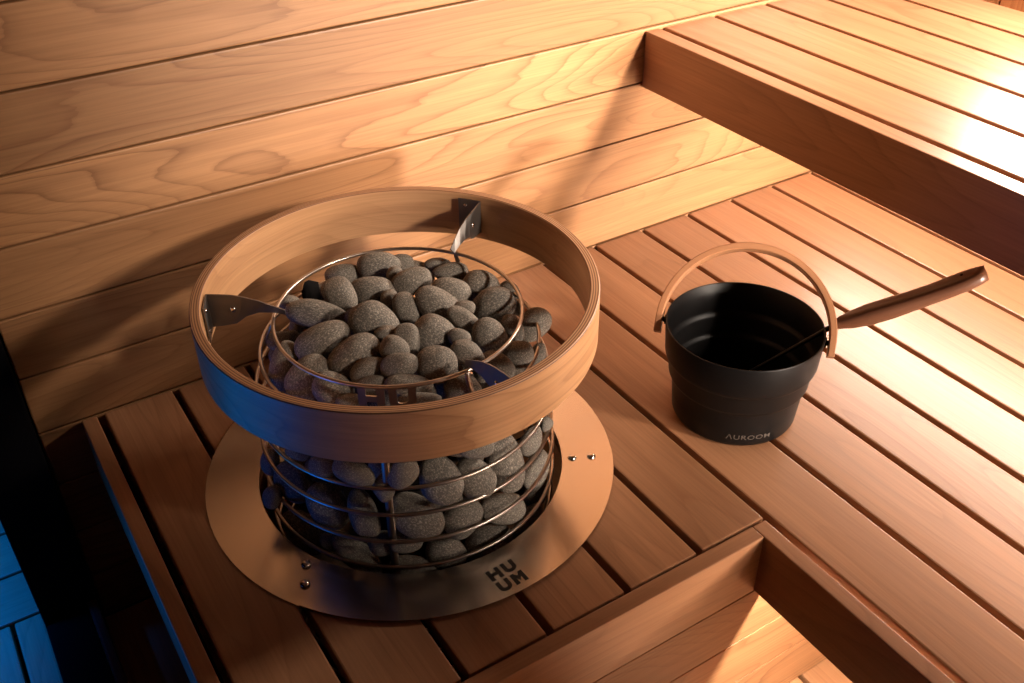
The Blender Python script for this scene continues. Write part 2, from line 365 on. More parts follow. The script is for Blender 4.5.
 ('long sloping caged stone in the bottom row left of the front post', 1, [-0.3208, -0.4057, -0.0009], [0.0327, 0.0146, 0.0095], [0.689, 0.523, 0.001, -0.502]),
 ('dim blue-black caged stone low at the left, in shadow', 1, [-0.3485, -0.3162, -0.0275], [0.0323, 0.0203, 0.0132], [0.661, 0.49, -0.109, -0.557]),
 ('dark caged stone under the collar behind the upper left wires', 1, [-0.3357, -0.3826, 0.1217], [0.0148, 0.0127, 0.0083], [0.79, 0.509, -0.179, -0.291]),
 ('small dark caged stone at the left end of the upper wires', 1, [-0.364, -0.2819, 0.0642], [0.0117, 0.0149, 0.0082], [0.789, 0.423, -0.276, -0.35]),
 ('brownish caged stone just under the collar at the left', 1, [-0.3507, -0.353, 0.1263], [0.0139, 0.0086, 0.0056], [0.785, 0.493, -0.209, -0.313]),
 ('shadowed caged stone directly behind the front post, low down', 1, [-0.2961, -0.4244, 0.0207], [0.0133, 0.0155, 0.0089], [0.485, 0.482, 0.218, -0.696]),
 ('shadowed caged stone directly behind the front post, high up', 1, [-0.2907, -0.4322, 0.1081], [0.0115, 0.0157, 0.0085], [0.805, 0.53, -0.117, -0.241]),
 ('dark blue-lit caged stone at the far left, lower rows', 1, [-0.3776, -0.3144, 0.0432], [0.0105, 0.0137, 0.0075], [0.755, 0.468, -0.2, -0.412]),
 ('small caged stone between drop-shaped and long sloping ones', 1, [-0.3382, -0.3765, 0.0053], [0.0125, 0.0114, 0.0074], [0.8, 0.486, -0.185, -0.3]),
 ('dark caged stone tucked under the collar left of centre front', 1, [-0.2507, -0.4579, 0.1564], [0.0142, 0.0071, 0.0046], [0.81, 0.545, -0.076, -0.203]),
 ('small shadowed caged stone at the bottom between the two right-hand ones', 1, [-0.138, -0.453, -0.0285], [0.013, 0.0094, 0.0061], [0.84, 0.492, -0.137, 0.185]),
 ('', 2, [-0.092, -0.2961, 0.0791], [0.0133, 0.0097, 0.0084], [0.873, 0.282, 0.138, 0.373]),
 ('', 2, [-0.0763, -0.2728, 0.096], [0.021, 0.0175, 0.0143], [0.419, -0.747, -0.443, -0.265]),
 ('', 2, [-0.098, -0.405, 0.1368], [0.0155, 0.0123, 0.0107], [0.944, 0.159, -0.286, 0.05]),
 ('', 2, [-0.1503, -0.1881, 0.1248], [0.0213, 0.015, 0.0148], [0.255, -0.92, -0.198, 0.222]),
 ('', 2, [-0.3227, -0.2908, 0.1463], [0.0147, 0.0129, 0.0089], [0.49, 0.204, 0.284, 0.799]),
 ('', 2, [-0.2945, -0.3019, 0.0171], [0.0142, 0.0106, 0.01], [0.459, -0.46, -0.757, -0.061]),
 ('', 2, [-0.2087, -0.4144, 0.0366], [0.0217, 0.0162, 0.0135], [0.056, -0.794, 0.594, -0.112]),
 ('', 2, [-0.1142, -0.2396, 0.1091], [0.0124, 0.0099, 0.0076], [0.583, 0.658, -0.409, -0.244]),
 ('', 2, [-0.1044, -0.3566, -0.0006], [0.0131, 0.0114, 0.009], [0.244, -0.77, 0.497, -0.317]),
 ('', 2, [-0.3179, -0.2751, 0.0747], [0.0215, 0.0187, 0.0158], [0.625, -0.061, 0.319, -0.71]),
 ('', 2, [-0.1475, -0.1992, -0.0181], [0.0194, 0.0144, 0.0143], [0.9, 0.408, -0.098, 0.115]),
 ('', 2, [-0.0896, -0.3653, 0.1169], [0.0191, 0.0162, 0.0135], [0.312, -0.67, 0.431, -0.518]),
 ('', 2, [-0.1215, -0.2824, 0.1588], [0.0157, 0.0138, 0.0101], [0.604, 0.185, 0.397, 0.666]),
 ('', 2, [-0.2412, -0.2203, 0.0908], [0.0175, 0.0134, 0.0116], [0.656, 0.547, 0.412, -0.317]),
 ('', 2, [-0.1154, -0.3462, 0.141], [0.0212, 0.0149, 0.0136], [0.689, -0.487, 0.234, -0.484]),
 ('', 2, [-0.2351, -0.1735, 0.0443], [0.0132, 0.0105, 0.0084], [0.62, 0.644, -0.175, 0.412]),
 ('', 2, [-0.2204, -0.2282, 0.0241], [0.0198, 0.0149, 0.014], [0.247, 0.847, -0.411, 0.231]),
 ('', 2, [-0.3008, -0.2797, -0.024], [0.0142, 0.0126, 0.0099], [0.03, -0.11, -0.353, -0.929]),
 ('', 2, [-0.1022, -0.2562, 0.0459], [0.014, 0.0108, 0.0095], [0.256, 0.599, 0.454, 0.608]),
 ('', 2, [-0.258, -0.2419, 0.0935], [0.0195, 0.0172, 0.0141], [0.729, 0.121, 0.354, -0.573]),
 ('', 2, [-0.1597, -0.378, 0.0579], [0.0219, 0.0164, 0.0156], [0.688, 0.35, 0.116, -0.625]),
 ('', 2, [-0.22, -0.4067, 0.1441], [0.0212, 0.0182, 0.0137], [0.384, 0.725, -0.154, 0.55]),
 ('', 2, [-0.3052, -0.323, 0.1269], [0.0149, 0.0107, 0.0093], [0.859, 0.181, -0.245, 0.41]),
 ('', 2, [-0.2234, -0.1917, 0.1764], [0.0178, 0.0149, 0.0124], [0.404, -0.174, 0.429, -0.789]),
 ('', 2, [-0.2483, -0.3703, 0.1614], [0.0219, 0.0178, 0.0139], [0.29, -0.195, 0.535, 0.769]),
 ('', 2, [-0.1219, -0.1988, 0.0044], [0.0139, 0.0113, 0.0096], [0.488, 0.336, 0.067, 0.803]),
 ('', 2, [-0.2926, -0.381, 0.0148], [0.0152, 0.0136, 0.0097], [0.607, -0.517, -0.592, -0.116]),
 ('', 2, [-0.3097, -0.2148, -0.0221], [0.0165, 0.0148, 0.01], [0.755, 0.549, -0.185, -0.306]),
 ('', 2, [-0.2644, -0.2925, 0.1752], [0.0192, 0.0138, 0.014], [0.242, 0.539, 0.035, -0.806]),
 ('', 2, [-0.3333, -0.3099, 0.1228], [0.0163, 0.0136, 0.0105], [0.111, -0.24, 0.418, -0.869]),
 ('', 2, [-0.1075, -0.2723, 0.0997], [0.0167, 0.0149, 0.0104], [0.252, 0.516, 0.282, -0.768]),
 ('', 2, [-0.1513, -0.401, 0.1824], [0.0127, 0.0098, 0.009], [0.649, 0.129, -0.378, 0.648]),
 ('', 2, [-0.111, -0.3295, 0.0934], [0.016, 0.0143, 0.0113], [0.076, -0.148, 0.724, -0.67]),
 ('', 2, [-0.1284, -0.4158, 0.1641], [0.0158, 0.012, 0.0107], [0.712, 0.58, 0.125, 0.375]),
 ('', 2, [-0.267, -0.381, 0.11], [0.0141, 0.0112, 0.0091], [0.203, 0.648, 0.602, -0.421]),
 ('', 2, [-0.2809, -0.2865, 0.0009], [0.018, 0.0146, 0.0126], [0.082, -0.745, -0.08, 0.657]),
 ('', 2, [-0.1683, -0.2709, 0.1798], [0.0216, 0.0165, 0.0142], [0.176, 0.273, -0.694, 0.642]),
 ('', 2, [-0.305, -0.2518, 0.1137], [0.0173, 0.014, 0.0104], [0.805, 0.568, -0.012, 0.17]),
 ('', 2, [-0.238, -0.3917, 0.0166], [0.0134, 0.0096, 0.0085], [0.65, 0.123, 0.348, -0.665]),
 ('', 2, [-0.3148, -0.2182, 0.0579], [0.0169, 0.0121, 0.0114], [0.642, -0.62, 0.449, 0.04]),
 ('', 2, [-0.2981, -0.3795, -0.0248], [0.0168, 0.012, 0.0125], [0.015, 0.966, -0.258, 0.006]),
 ('', 2, [-0.2792, -0.402, 0.1003], [0.0172, 0.0149, 0.0125], [0.118, 0.692, 0.102, -0.705]),
 ('', 2, [-0.1167, -0.3339, 0.1853], [0.0134, 0.011, 0.0093], [0.159, 0.181, -0.007, 0.971]),
 ('', 2, [-0.2581, -0.1958, 0.1785], [0.0206, 0.0151, 0.0139], [0.014, -0.191, 0.848, -0.493]),
 ('', 2, [-0.1152, -0.3495, 0.0605], [0.013, 0.0093, 0.009], [0.943, -0.247, 0.028, -0.222]),
 ('', 2, [-0.3113, -0.3606, 0.0721], [0.0146, 0.0111, 0.0092], [0.104, -0.221, -0.966, 0.082]),
 ('', 2, [-0.2394, -0.4262, 0.0447], [0.0198, 0.0158, 0.0132], [0.067, 0.509, -0.744, 0.427]),
 ('', 2, [-0.3116, -0.2872, 0.0324], [0.0185, 0.0133, 0.0129], [0.655, -0.181, 0.147, -0.719]),
 ('', 2, [-0.3161, -0.3409, 0.0972], [0.0203, 0.0169, 0.0151], [0.302, -0.578, 0.659, 0.374]),
 ('', 2, [-0.3043, -0.3359, 0.035], [0.0157, 0.0138, 0.0102], [0.131, -0.807, -0.549, -0.171]),
 ('', 2, [-0.2692, -0.2344, 0.1302], [0.0137, 0.0107, 0.0092], [0.345, -0.55, 0.76, -0.041]),
 ('', 2, [-0.1274, -0.2094, 0.0769], [0.0131, 0.011, 0.0095], [0.275, -0.396, 0.848, 0.219]),
 ('', 2, [-0.1598, -0.3311, 0.1693], [0.0126, 0.0098, 0.0083], [0.859, -0.436, -0.176, -0.206]),
 ('', 2, [-0.2469, -0.2363, 0.1408], [0.0174, 0.0123, 0.0122], [0.307, 0.523, 0.794, 0.037]),
 ('', 2, [-0.3012, -0.2172, 0.0971], [0.0161, 0.0125, 0.0119], [0.04, 0.541, 0.144, -0.827]),
 ('', 2, [-0.2447, -0.4115, 0.1037], [0.0197, 0.0148, 0.0142], [0.36, -0.176, -0.755, -0.518]),
 ('', 2, [-0.3181, -0.3202, 0.0636], [0.0159, 0.014, 0.0111], [0.782, 0.512, -0.093, 0.345]),
 ('', 2, [-0.2998, -0.2291, 0.0298], [0.02, 0.0177, 0.0141], [0.721, -0.662, -0.148, -0.142]),
 ('', 2, [-0.0832, -0.2544, 0.0321], [0.0218, 0.0185, 0.0153], [0.36, 0.586, 0.718, 0.109]),
 ('', 2, [-0.0698, -0.3163, 0.178], [0.0144, 0.0125, 0.0101], [0.785, -0.131, 0.397, 0.457]),
 ('', 2, [-0.23, -0.2042, 0.1392], [0.0176, 0.0137, 0.0125], [0.6, 0.152, -0.115, -0.777]),
 ('', 2, [-0.2613, -0.3631, 0.0982], [0.0127, 0.0091, 0.0085], [0.201, 0.017, 0.735, 0.648]),
 ('', 2, [-0.2972, -0.2844, 0.0931], [0.0122, 0.0107, 0.008], [0.381, 0.281, 0.83, -0.297]),
 ('', 2, [-0.1172, -0.2799, 0.0503], [0.0192, 0.0135, 0.0142], [0.686, -0.227, -0.566, -0.397]),
 ('', 2, [-0.1089, -0.2408, 0.0728], [0.0195, 0.0153, 0.0134], [0.702, 0.655, 0.067, 0.273]),
 ('', 2, [-0.3241, -0.2341, 0.1066], [0.0135, 0.0105, 0.0088], [0.085, 0.868, 0.484, -0.074]),
 ('', 2, [-0.0907, -0.3273, 0.1604], [0.0205, 0.0154, 0.0153], [0.899, 0.432, 0.024, 0.073]),
 ('', 2, [-0.1308, -0.4207, 0.0235], [0.0139, 0.0106, 0.0093], [0.33, 0.357, -0.824, 0.289]),
 ('', 2, [-0.2043, -0.4385, 0.1359], [0.0207, 0.0166, 0.0136], [0.1, 0.434, -0.892, -0.073]),
 ('', 2, [-0.235, -0.2117, 0.0358], [0.0168, 0.0126, 0.0108], [0.483, 0.227, 0.338, -0.775]),
 ('', 2, [-0.1671, -0.2344, 0.0325], [0.0153, 0.0117, 0.0096], [0.33, -0.141, 0.789, 0.499]),
 ('', 2, [-0.2555, -0.3431, 0.1722], [0.0207, 0.0172, 0.0155], [0.225, -0.048, -0.863, 0.449]),
 ('', 2, [-0.2491, -0.3641, 0.0174], [0.0146, 0.0129, 0.0098], [0.204, -0.24, 0.928, 0.199]),
 ('', 2, [-0.2727, -0.2358, 0.0627], [0.0161, 0.0141, 0.0116], [0.704, -0.381, -0.569, -0.187]),
 ('', 2, [-0.2198, -0.3905, 0.1097], [0.0203, 0.0164, 0.013], [0.498, 0.862, -0.033, 0.087]),
 ('', 2, [-0.0921, -0.3133, 0.0452], [0.0121, 0.0085, 0.0074], [0.473, -0.755, 0.45, 0.065]),
 ('', 2, [-0.264, -0.2007, 0.0578], [0.0155, 0.0113, 0.0114], [0.276, -0.04, -0.738, -0.615]),
 ('', 2, [-0.2394, -0.1786, -0.0044], [0.0167, 0.0121, 0.0103], [0.091, -0.142, -0.36, -0.918]),
 ('', 2, [-0.1773, -0.1717, 0.0852], [0.0128, 0.0097, 0.0091], [0.537, -0.476, 0.174, 0.674]),
 ('', 2, [-0.1867, -0.1962, -0.0116], [0.0164, 0.0126, 0.0122], [0.657, 0.742, 0.03, -0.129]),
 ('', 2, [-0.1664, -0.3773, 0.0893], [0.0211, 0.0177, 0.0157], [0.322, -0.941, -0.024, -0.102]),
 ('', 2, [-0.0888, -0.2411, 0.146], [0.0183, 0.0152, 0.0126], [0.349, 0.065, -0.83, -0.43]),
 ('', 2, [-0.1179, -0.3859, 0.1558], [0.0142, 0.0121, 0.0096], [0.663, -0.395, 0.224, -0.595]),
 ('', 2, [-0.1728, -0.4007, 0.0552], [0.0121, 0.0106, 0.0077], [0.674, 0.633, 0.181, -0.335]),
 ('', 2, [-0.0574, -0.2595, 0.1199], [0.0133, 0.0105, 0.0084], [0.677, 0.29, 0.663, 0.139]),
 ('', 2, [-0.1527, -0.3591, 0.1678], [0.0143, 0.0104, 0.0105], [0.263, -0.341, -0.826, -0.364]),
 ('', 2, [-0.3114, -0.358, 0.1634], [0.0193, 0.0158, 0.0141], [0.044, -0.218, -0.103, 0.969]),
 ('', 2, [-0.1955, -0.2687, 0.1554], [0.0219, 0.0166, 0.0152], [0.777, -0.611, 0.066, -0.132]),
 ('', 2, [-0.1455, -0.3659, 0.1317], [0.0177, 0.0142, 0.0125], [0.607, 0.609, -0.506, 0.067]),
 ('', 2, [-0.1968, -0.3342, 0.1786], [0.0169, 0.0124, 0.0111], [0.701, 0.043, -0.359, -0.615]),
 ('', 2, [-0.2982, -0.2591, 0.146], [0.0202, 0.0176, 0.0143], [0.847, 0.102, 0.479, 0.208]),
 ('', 2, [-0.1783, -0.3698, 0.16], [0.0218, 0.0168, 0.0161], [0.344, -0.477, 0.551, 0.592]),
 ('', 2, [-0.3071, -0.298, 0.1657], [0.0132, 0.0099, 0.008], [0.014, 0.064, 0.711, -0.7]),
 ('', 2, [-0.2386, -0.2881, 0.189], [0.0132, 0.0102, 0.0082], [0.918, 0.355, -0.065, 0.162]),
 ('', 2, [-0.1744, -0.4432, 0.1315], [0.0167, 0.0147, 0.0124], [0.566, -0.805, -0.166, 0.067]),
 ('', 2, [-0.2075, -0.2258, 0.1463], [0.0158, 0.0131, 0.0105], [0.639, 0.367, 0.104, 0.668]),
 ('', 2, [-0.1481, -0.4348, 0.1557], [0.0131, 0.0115, 0.0088], [0.488, -0.859, -0.097, 0.119]),
 ('', 2, [-0.1477, -0.206, 0.1672], [0.0164, 0.0132, 0.0111], [0.261, -0.68, 0.22, 0.649]),
 ('', 2, [-0.2334, -0.182, 0.1512], [0.0136, 0.0099, 0.0082], [0.821, 0.355, -0.186, 0.407]),
 ('', 2, [-0.0863, -0.2855, 0.141], [0.0199, 0.0145, 0.0147], [0.129, -0.198, 0.221, -0.946]),
 ('', 2, [-0.1855, -0.2058, 0.1334], [0.0142, 0.0111, 0.0094], [0.23, 0.298, -0.517, -0.769]),
 ('', 2, [-0.1551, -0.1751, 0.16], [0.0139, 0.011, 0.0089], [0.162, 0.534, 0.39, 0.732]),
 ('', 2, [-0.2391, -0.1611, 0.1264], [0.0138, 0.0099, 0.009], [0.886, 0.188, 0.216, 0.364]),
 ('', 2, [-0.3001, -0.2157, 0.1315], [0.0122, 0.01, 0.0075], [0.458, -0.639, 0.614, -0.061]),
 ('', 2, [-0.1313, -0.3049, 0.1783], [0.0197, 0.0164, 0.0118], [0.295, 0.247, 0.819, -0.426]),
 ('', 2, [-0.2169, -0.3427, 0.184], [0.0151, 0.0121, 0.0105], [0.26, 0.152, 0.953, -0.043]),
 ('', 2, [-0.2873, -0.2423, 0.1715], [0.0153, 0.0118, 0.0099], [0.764, -0.037, -0.074, 0.641]),
 ('', 2, [-0.1085, -0.2201, 0.1577], [0.0206, 0.0163, 0.0126], [0.447, -0.465, 0.032, -0.764]),
 ('', 2, [-0.2803, -0.4241, 0.1636], [0.0135, 0.0108, 0.0081], [0.461, 0.175, -0.017, 0.87]),
 ('', 2, [-0.2285, -0.2583, 0.1766], [0.0125, 0.0091, 0.0085], [0.567, 0.133, -0.74, 0.338]),
 ('', 2, [-0.3158, -0.2346, 0.1629], [0.0153, 0.0126, 0.0097], [0.269, -0.54, -0.584, -0.543]),
 ('', 2, [-0.2198, -0.1554, 0.1578], [0.0132, 0.0097, 0.009], [0.902, 0.361, 0.082, -0.22]),
 ('', 2, [-0.3, -0.3417, 0.1451], [0.0134, 0.0113, 0.0094], [0.568, 0.249, 0.714, -0.326]),
 ('', 2, [-0.1088, -0.3755, 0.1219], [0.0127, 0.0091, 0.0082], [0.82, 0.152, 0.404, -0.376]),
 ('', 2, [-0.2081, -0.3721, 0.1829], [0.015, 0.0129, 0.0096], [0.219, -0.489, -0.834, 0.134]),
 ('', 2, [-0.2218, -0.4082, 0.1829], [0.0122, 0.0099, 0.0082], [0.714, -0.474, -0.364, -0.365]),
 ('', 2, [-0.2807, -0.3532, 0.1322], [0.0212, 0.0175, 0.0152], [0.259, -0.729, -0.242, 0.586]),
 ('', 2, [-0.0579, -0.3126, 0.156], [0.0173, 0.0132, 0.0105], [0.418, -0.478, -0.77, 0.067]),
 ('', 2, [-0.2631, -0.2086, 0.1434], [0.017, 0.0141, 0.0104], [0.583, -0.703, 0.359, 0.192]),
 ('', 2, [-0.1031, -0.2827, 0.1675], [0.0142, 0.0117, 0.0103], [0.332, -0.773, 0.08, 0.534]),
 ('', 2, [-0.2952, -0.2084, 0.1606], [0.0134, 0.0113, 0.0093], [0.526, 0.311, 0.534, -0.584]),
 ('', 2, [-0.3255, -0.3455, 0.1254], [0.0174, 0.0153, 0.0122], [0.135, 0.247, -0.96, 0.003]),
 ('', 2, [-0.1903, -0.1659, 0.1604], [0.0157, 0.0128, 0.0113], [0.775, -0.354, 0.305, -0.425]),
 ('', 2, [-0.2205, -0.1718, 0.1235], [0.0214, 0.0163, 0.0132], [0.09, 0.532, -0.287, 0.792]),
 ('', 2, [-0.1591, -0.3127, 0.1575], [0.0159, 0.0143, 0.0096], [0.751, -0.161, -0.048, 0.638]),
 ('', 2, [-0.1903, -0.1911, 0.1776], [0.0191, 0.0159, 0.0128], [0.217, 0.032, -0.515, 0.829]),
 ('', 2, [-0.1094, -0.3191, 0.136], [0.0131, 0.0118, 0.0087], [0.443, -0.456, -0.543, -0.548]),
 ('', 2, [-0.2171, -0.3614, 0.1712], [0.0137, 0.0107, 0.0084], [0.193, -0.227, 0.099, -0.95]),
 ('', 2, [-0.1337, -0.2253, 0.1603], [0.0182, 0.013, 0.0132], [0.458, -0.134, 0.776, 0.412]),
 ('', 2, [-0.0595, -0.2766, 0.1662], [0.0177, 0.0127, 0.0113], [0.612, 0.079, 0.318, 0.72]),
 ('', 2, [-0.2462, -0.4336, 0.1496], [0.0169, 0.0146, 0.0125], [0.721, 0.038, 0.68, -0.126]),
 ('', 2, [-0.2791, -0.1895, 0.1648], [0.0133, 0.0106, 0.0083], [0.475, -0.345, 0.717, -0.376]),
 ('', 2, [-0.2978, -0.4023, 0.1685], [0.0162, 0.0119, 0.0115], [0.863, 0.017, -0.418, 0.282]),
 ('', 2, [-0.2593, -0.2566, 0.1355], [0.0162, 0.0134, 0.0107], [0.742, 0.539, 0.033, -0.398]),
 ('', 2, [-0.1854, -0.4083, 0.1691], [0.0197, 0.0151, 0.0139], [0.471, -0.735, -0.057, -0.485]),
 ('', 2, [-0.0799, -0.3153, 0.1228], [0.0211, 0.0177, 0.0141], [0.655, -0.246, -0.503, 0.506]),
 ('', 2, [-0.1244, -0.2573, 0.12], [0.0164, 0.0142, 0.0101], [0.206, 0.945, 0.178, 0.18]),
 ('', 2, [-0.148, -0.3254, 0.1857], [0.0134, 0.0106, 0.0092], [0.474, 0.745, -0.468, 0.042]),
 ('', 2, [-0.169, -0.3949, 0.1614], [0.0154, 0.0137, 0.0095], [0.332, -0.301, 0.646, 0.618]),
 ('', 2, [-0.1204, -0.3232, 0.1656], [0.0142, 0.0127, 0.0087], [0.094, -0.05, -0.301, 0.948]),
 ('', 2, [-0.2209, -0.2376, 0.1578], [0.0146, 0.0115, 0.0088], [0.114, -0.343, 0.931, 0.057]),
 ('', 2, [-0.1445, -0.3957, 0.1471], [0.0191, 0.0151, 0.0126], [0.499, 0.172, -0.846, 0.076]),
 ('', 2, [-0.1095, -0.2545, 0.1828], [0.0124, 0.0109, 0.009], [0.112, 0.122, -0.986, -0.027]),
 ('', 2, [-0.1244, -0.4043, 0.1296], [0.0141, 0.0118, 0.009], [0.23, 0.454, 0.127, -0.851]),
 ('', 2, [-0.3019, -0.2806, 0.1702], [0.0134, 0.0111, 0.0081], [0.426, -0.883, 0.186, -0.059]),
 ('', 2, [-0.1568, -0.4034, 0.1305], [0.0137, 0.0113, 0.009], [0.217, 0.24, -0.904, 0.28]),
 ('', 2, [-0.0946, -0.3598, 0.1643], [0.0122, 0.0089, 0.0088], [0.547, 0.501, -0.558, 0.372]),
 ('', 2, [-0.262, -0.2688, 0.189], [0.0162, 0.0129, 0.0113], [0.422, -0.29, 0.326, -0.794]),
 ('', 2, [-0.0935, -0.3891, 0.1572], [0.0122, 0.0087, 0.0075], [0.685, -0.222, -0.55, -0.424]),
 ('', 2, [-0.1561, -0.2327, 0.1425], [0.019, 0.0166, 0.0122], [0.678, 0.615, 0.081, -0.394]),
]

LP = dict(under=43, key=9.5, keyp=(.90,-2.0,1.2), ks=.2, ks2=.2, back=19, by=-.36, bz=.62, front_fill=19,dx=.52,dz=.27, low=22, ceil=0, blue=.2, blue2=32)
# ------------------------------------------------------------------ the room
FZ = -0.352
# wall_back: horizontal boards with fine joints in front of a dark backing
wb = MB()
zs = [FZ, -.266, -.178, -.089, 0, .0865, .1742, .2628, .3475, .4375, .5276]
while zs[-1] < 1.72: zs.append(zs[-1] + .089)
for z0, z1 in zip(zs, zs[1:]):
    wb.box((-.576, -.0, z0 + .0012), (1.06, .018, z1 - .0012), 'x', .0022)
wb.box((-.574, .012, FZ), (1.06, .10, zs[-1]), 'x', 0, 1)
struct(wb.build('wall_back', [WALL, DARK]))
wr = MB()
y = -2.8
while y < -.001:
    wr.box((1.0, y + .001, FZ), (1.018, min(y + .0865, -.001), 1.76), 'z', .002); y += .088
wr.box((1.012, -2.8, FZ), (1.06, -.001, 1.76), 'z', 0, 1)
struct(wr.build('wall_right', [WALL, DARK]))
wf = MB()
for i in range(len(zs) - 1): wf.box((-2.2, -2.83, zs[i] + .001), (1.06, -2.81, zs[i + 1] - .001), 'x', .002)
struct(wf.build('wall_front', [DARKW]))
wl = MB(); wl.box((-2.26, -2.8, FZ), (-2.2, 1.0, 1.76), 'y', 0)
struct(wl.build('wall_left', [BLACKF]))  # unseen wall kept black to reduce bounced light
wn = MB(); wn.box((-2.26, 1.0, FZ), (-.52, 1.06, 1.76), 'y', 0)
struct(wn.build('wall_far', [BLACKF]))
cl = MB()
x = -2.2
while x < 1.05:
    cl.box((x + .001, -2.8, 1.76), (min(x + .0985, 1.06), 1.0, 1.78), 'y', .002); x += .0995
struct(cl.build('ceiling', [DARKW]))
# floor: deck boards running towards the camera, other boards in the next room
fl = MB()
x = -.59
while x < 1.0:
    fl.box((x + .003, -2.8, FZ - .03), (x + .097, -.001, FZ), 'y', .004); x += .1
for (a, b_) in ((-.797, -.697), (-.897, -.797), (-.697, -.652)):
    fl.box((a + .003, -2.8, FZ - .03), (b_ - .003, .058, FZ), 'y', .003)
x = -.897
while x > -2.2:
    fl.box((x - .097, -2.8, FZ - .03), (x - .003, .058, FZ), 'y', .003); x -= .1
y = .061
while y < .98:
    fl.box((-2.2, y + .002, FZ - .03), (-.59, y + .096, FZ), 'x', .003); y += .0995
fl.box((-2.2, -2.8, FZ - .07), (1.06, 1.0, FZ - .031), 'x', 0, 1)
struct(fl.build('floor', [FLOORW, DARK]))
# black partition post and sill at the end of the back wall
tr = MB()
tr.box((-.652, -.03, FZ), (-.5785, .03, 1.755), 'z', .002)
struct(tr.build('trim_1', [BLACKF]))
tr = MB()
tr.box((-.652, -1.3, FZ + .0005), (-.594, -.031, FZ + .06), 'y', .004)
tr.box((-.652, .031, FZ + .0005), (-.594, .9, FZ + .06), 'y', .004)
struct(tr.build('trim_2', [BLACKF]))
tr = MB()
tr.box((-.5935, -1.3, FZ + .0005), (-.580, -.02, FZ + .07), 'y', .004)
struct(tr.build('trim_3', [plain('brown_trim', (.10, .045, .025), .6)]))

# ------------------------------------------------------------------ benches
def boards(mb, gaps, y0, y1, z, th=.024, gw=.0085):
    for a, b_ in zip(gaps, gaps[1:]):
        mb.box((a + gw / 2, y0, z - th), (b_ - gw / 2, y1, z), 'y', .0022)

# heater platform
pf = thing('heater_platform', 'low slatted wooden platform around the stove, against the panelled wall', 'bench', (-.22, -.31, FZ))
def at(o, p):                      # parent while keeping world place
    o.parent = p; o.matrix_parent_inverse = Matrix.Translation(-p.location)
    return o
mb = MB(); boards(mb, [-.4985, -.4007, -.2997, -.1997, -.0997, .0003, .1003], -.608, -.0015, 0)
sb = mb.build('seat_boards', [BENCH, DARK])
cb = MB(); cb.lathe([(.1855, -.08), (.1855, .05)], 128, (HX, HY)); 
bmesh.ops.contextual_create if False else None
def cyl_cutter(r, z0, z1, n=128):
    bm = bmesh.new()
    bmesh.ops.create_cone(bm, cap_ends=True, segments=n, radius1=r, radius2=r, depth=z1 - z0, matrix=Matrix.Translation((HX, HY, (z0 + z1) / 2)))
    me = bpy.data.meshes.new('cutter'); bm.to_mesh(me); bm.free()
    o = bpy.data.objects.new('cutter', me); COL.objects.link(o); return o
def cut(o, r, z0, z1):
    c = cyl_cutter(r, z0, z1)
    md = o.modifiers.new('b', 'BOOLEAN'); md.object = c; md.operation = 'DIFFERENCE'; md.solver = 'EXACT'
    dg = bpy.context.evaluated_depsgraph_get()
    me = bpy.data.meshes.new_from_object(o.evaluated_get(dg))
    o.modifiers.clear(); old = o.data; o.data = me
    bpy.data.objects.remove(c, do_unlink=True); bpy.data.meshes.remove(old)
cb.bm.free()
cut(sb, .188, -.1, .1)
at(sb, pf)
mb = MB(); mb.box((-.5035, -.6305, -.0905), (.0755, -.611, 0), 'x', .0015)
at(mb.build('front_board', BENCH), pf)
mb = MB(); mb.box((-.523, -.6305, -.0905), (-.504, -.0015, 0), 'y', .0015)
at(mb.build('side_board', BENCH), pf)
mb = MB()
for z0, z1 in ((FZ + .001, -.266), (-.265, -.178), (-.177, -.0915)):
    mb.box((-.523, -.6305, z0), (.9, -.612, z1), 'x', .0016)
at(mb.build('front_panel', WALL), pf)
for x0 in (-.47, .03):
    mb = MB(); mb.box((x0, -.6, -.07), (x0 + .04, -.003, -.0245), 'y', .001)
    at(mb.build('support_beam', BENCH), pf)
mb = MB(); mb.box((-.5035, -.609, FZ + .001), (-.492, -.003, -.092), 'y', .001)  # added panel: stops the blue light and keeps the void dark
o = at(mb.build('shade_panel', BLACKF), pf); o['label'] = 'added dark panel blocking light under the left edge' 

# lower bench
lb = thing('sauna_bench', 'lower slatted bench on which the black bucket stands', 'bench', (.5, -1.0, FZ))
mb = MB(); boards(mb, [.1003 + .1 * i for i in range(9)], -2.4, -.0015, 0)
at(mb.build('seat_boards', BENCH), lb)
mb = MB(); mb.box((.0760, -2.4, -.0905), (.0955, -.6115, 0), 'y', .0015)
at(mb.build('front_board', BENCH), lb)
for yy in (-.5, -1.4, -2.2):
    mb = MB(); mb.box((.135, yy, -.07), (.9, yy + .04, -.0245), 'x', .001)
    at(mb.build('support_beam', BENCH), lb)

# upper bench
ub = thing('sauna_bench', 'upper slatted bench with a tall dark front board, top right', 'bench', (.65, -1.0, 0))
UG = [.4095, .5120, .6187, .7195, .8196, .9240]
mb = MB(); boards(mb, UG, -2.4, -.0015, .343)
at(mb.build('seat_boards', BENCH), ub)
mb = MB(); mb.box((.3782, -2.4, .257), (.4040, -.0015, .343), 'y', .0015)
at(mb.build('front_board', BENCH), ub)
mb = MB()
mb.box((.795, -2.4, .292), (.815, -.0015, .3185), 'y', .001)
at(mb.build('rear_batten', BENCH), ub)
for yy in (-.75, -1.6):
    mb = MB(); mb.box((.4045, yy, .290), (.794, yy + .04, .3185), 'x', .001)
    at(mb.build('support_beam', BENCH), ub)

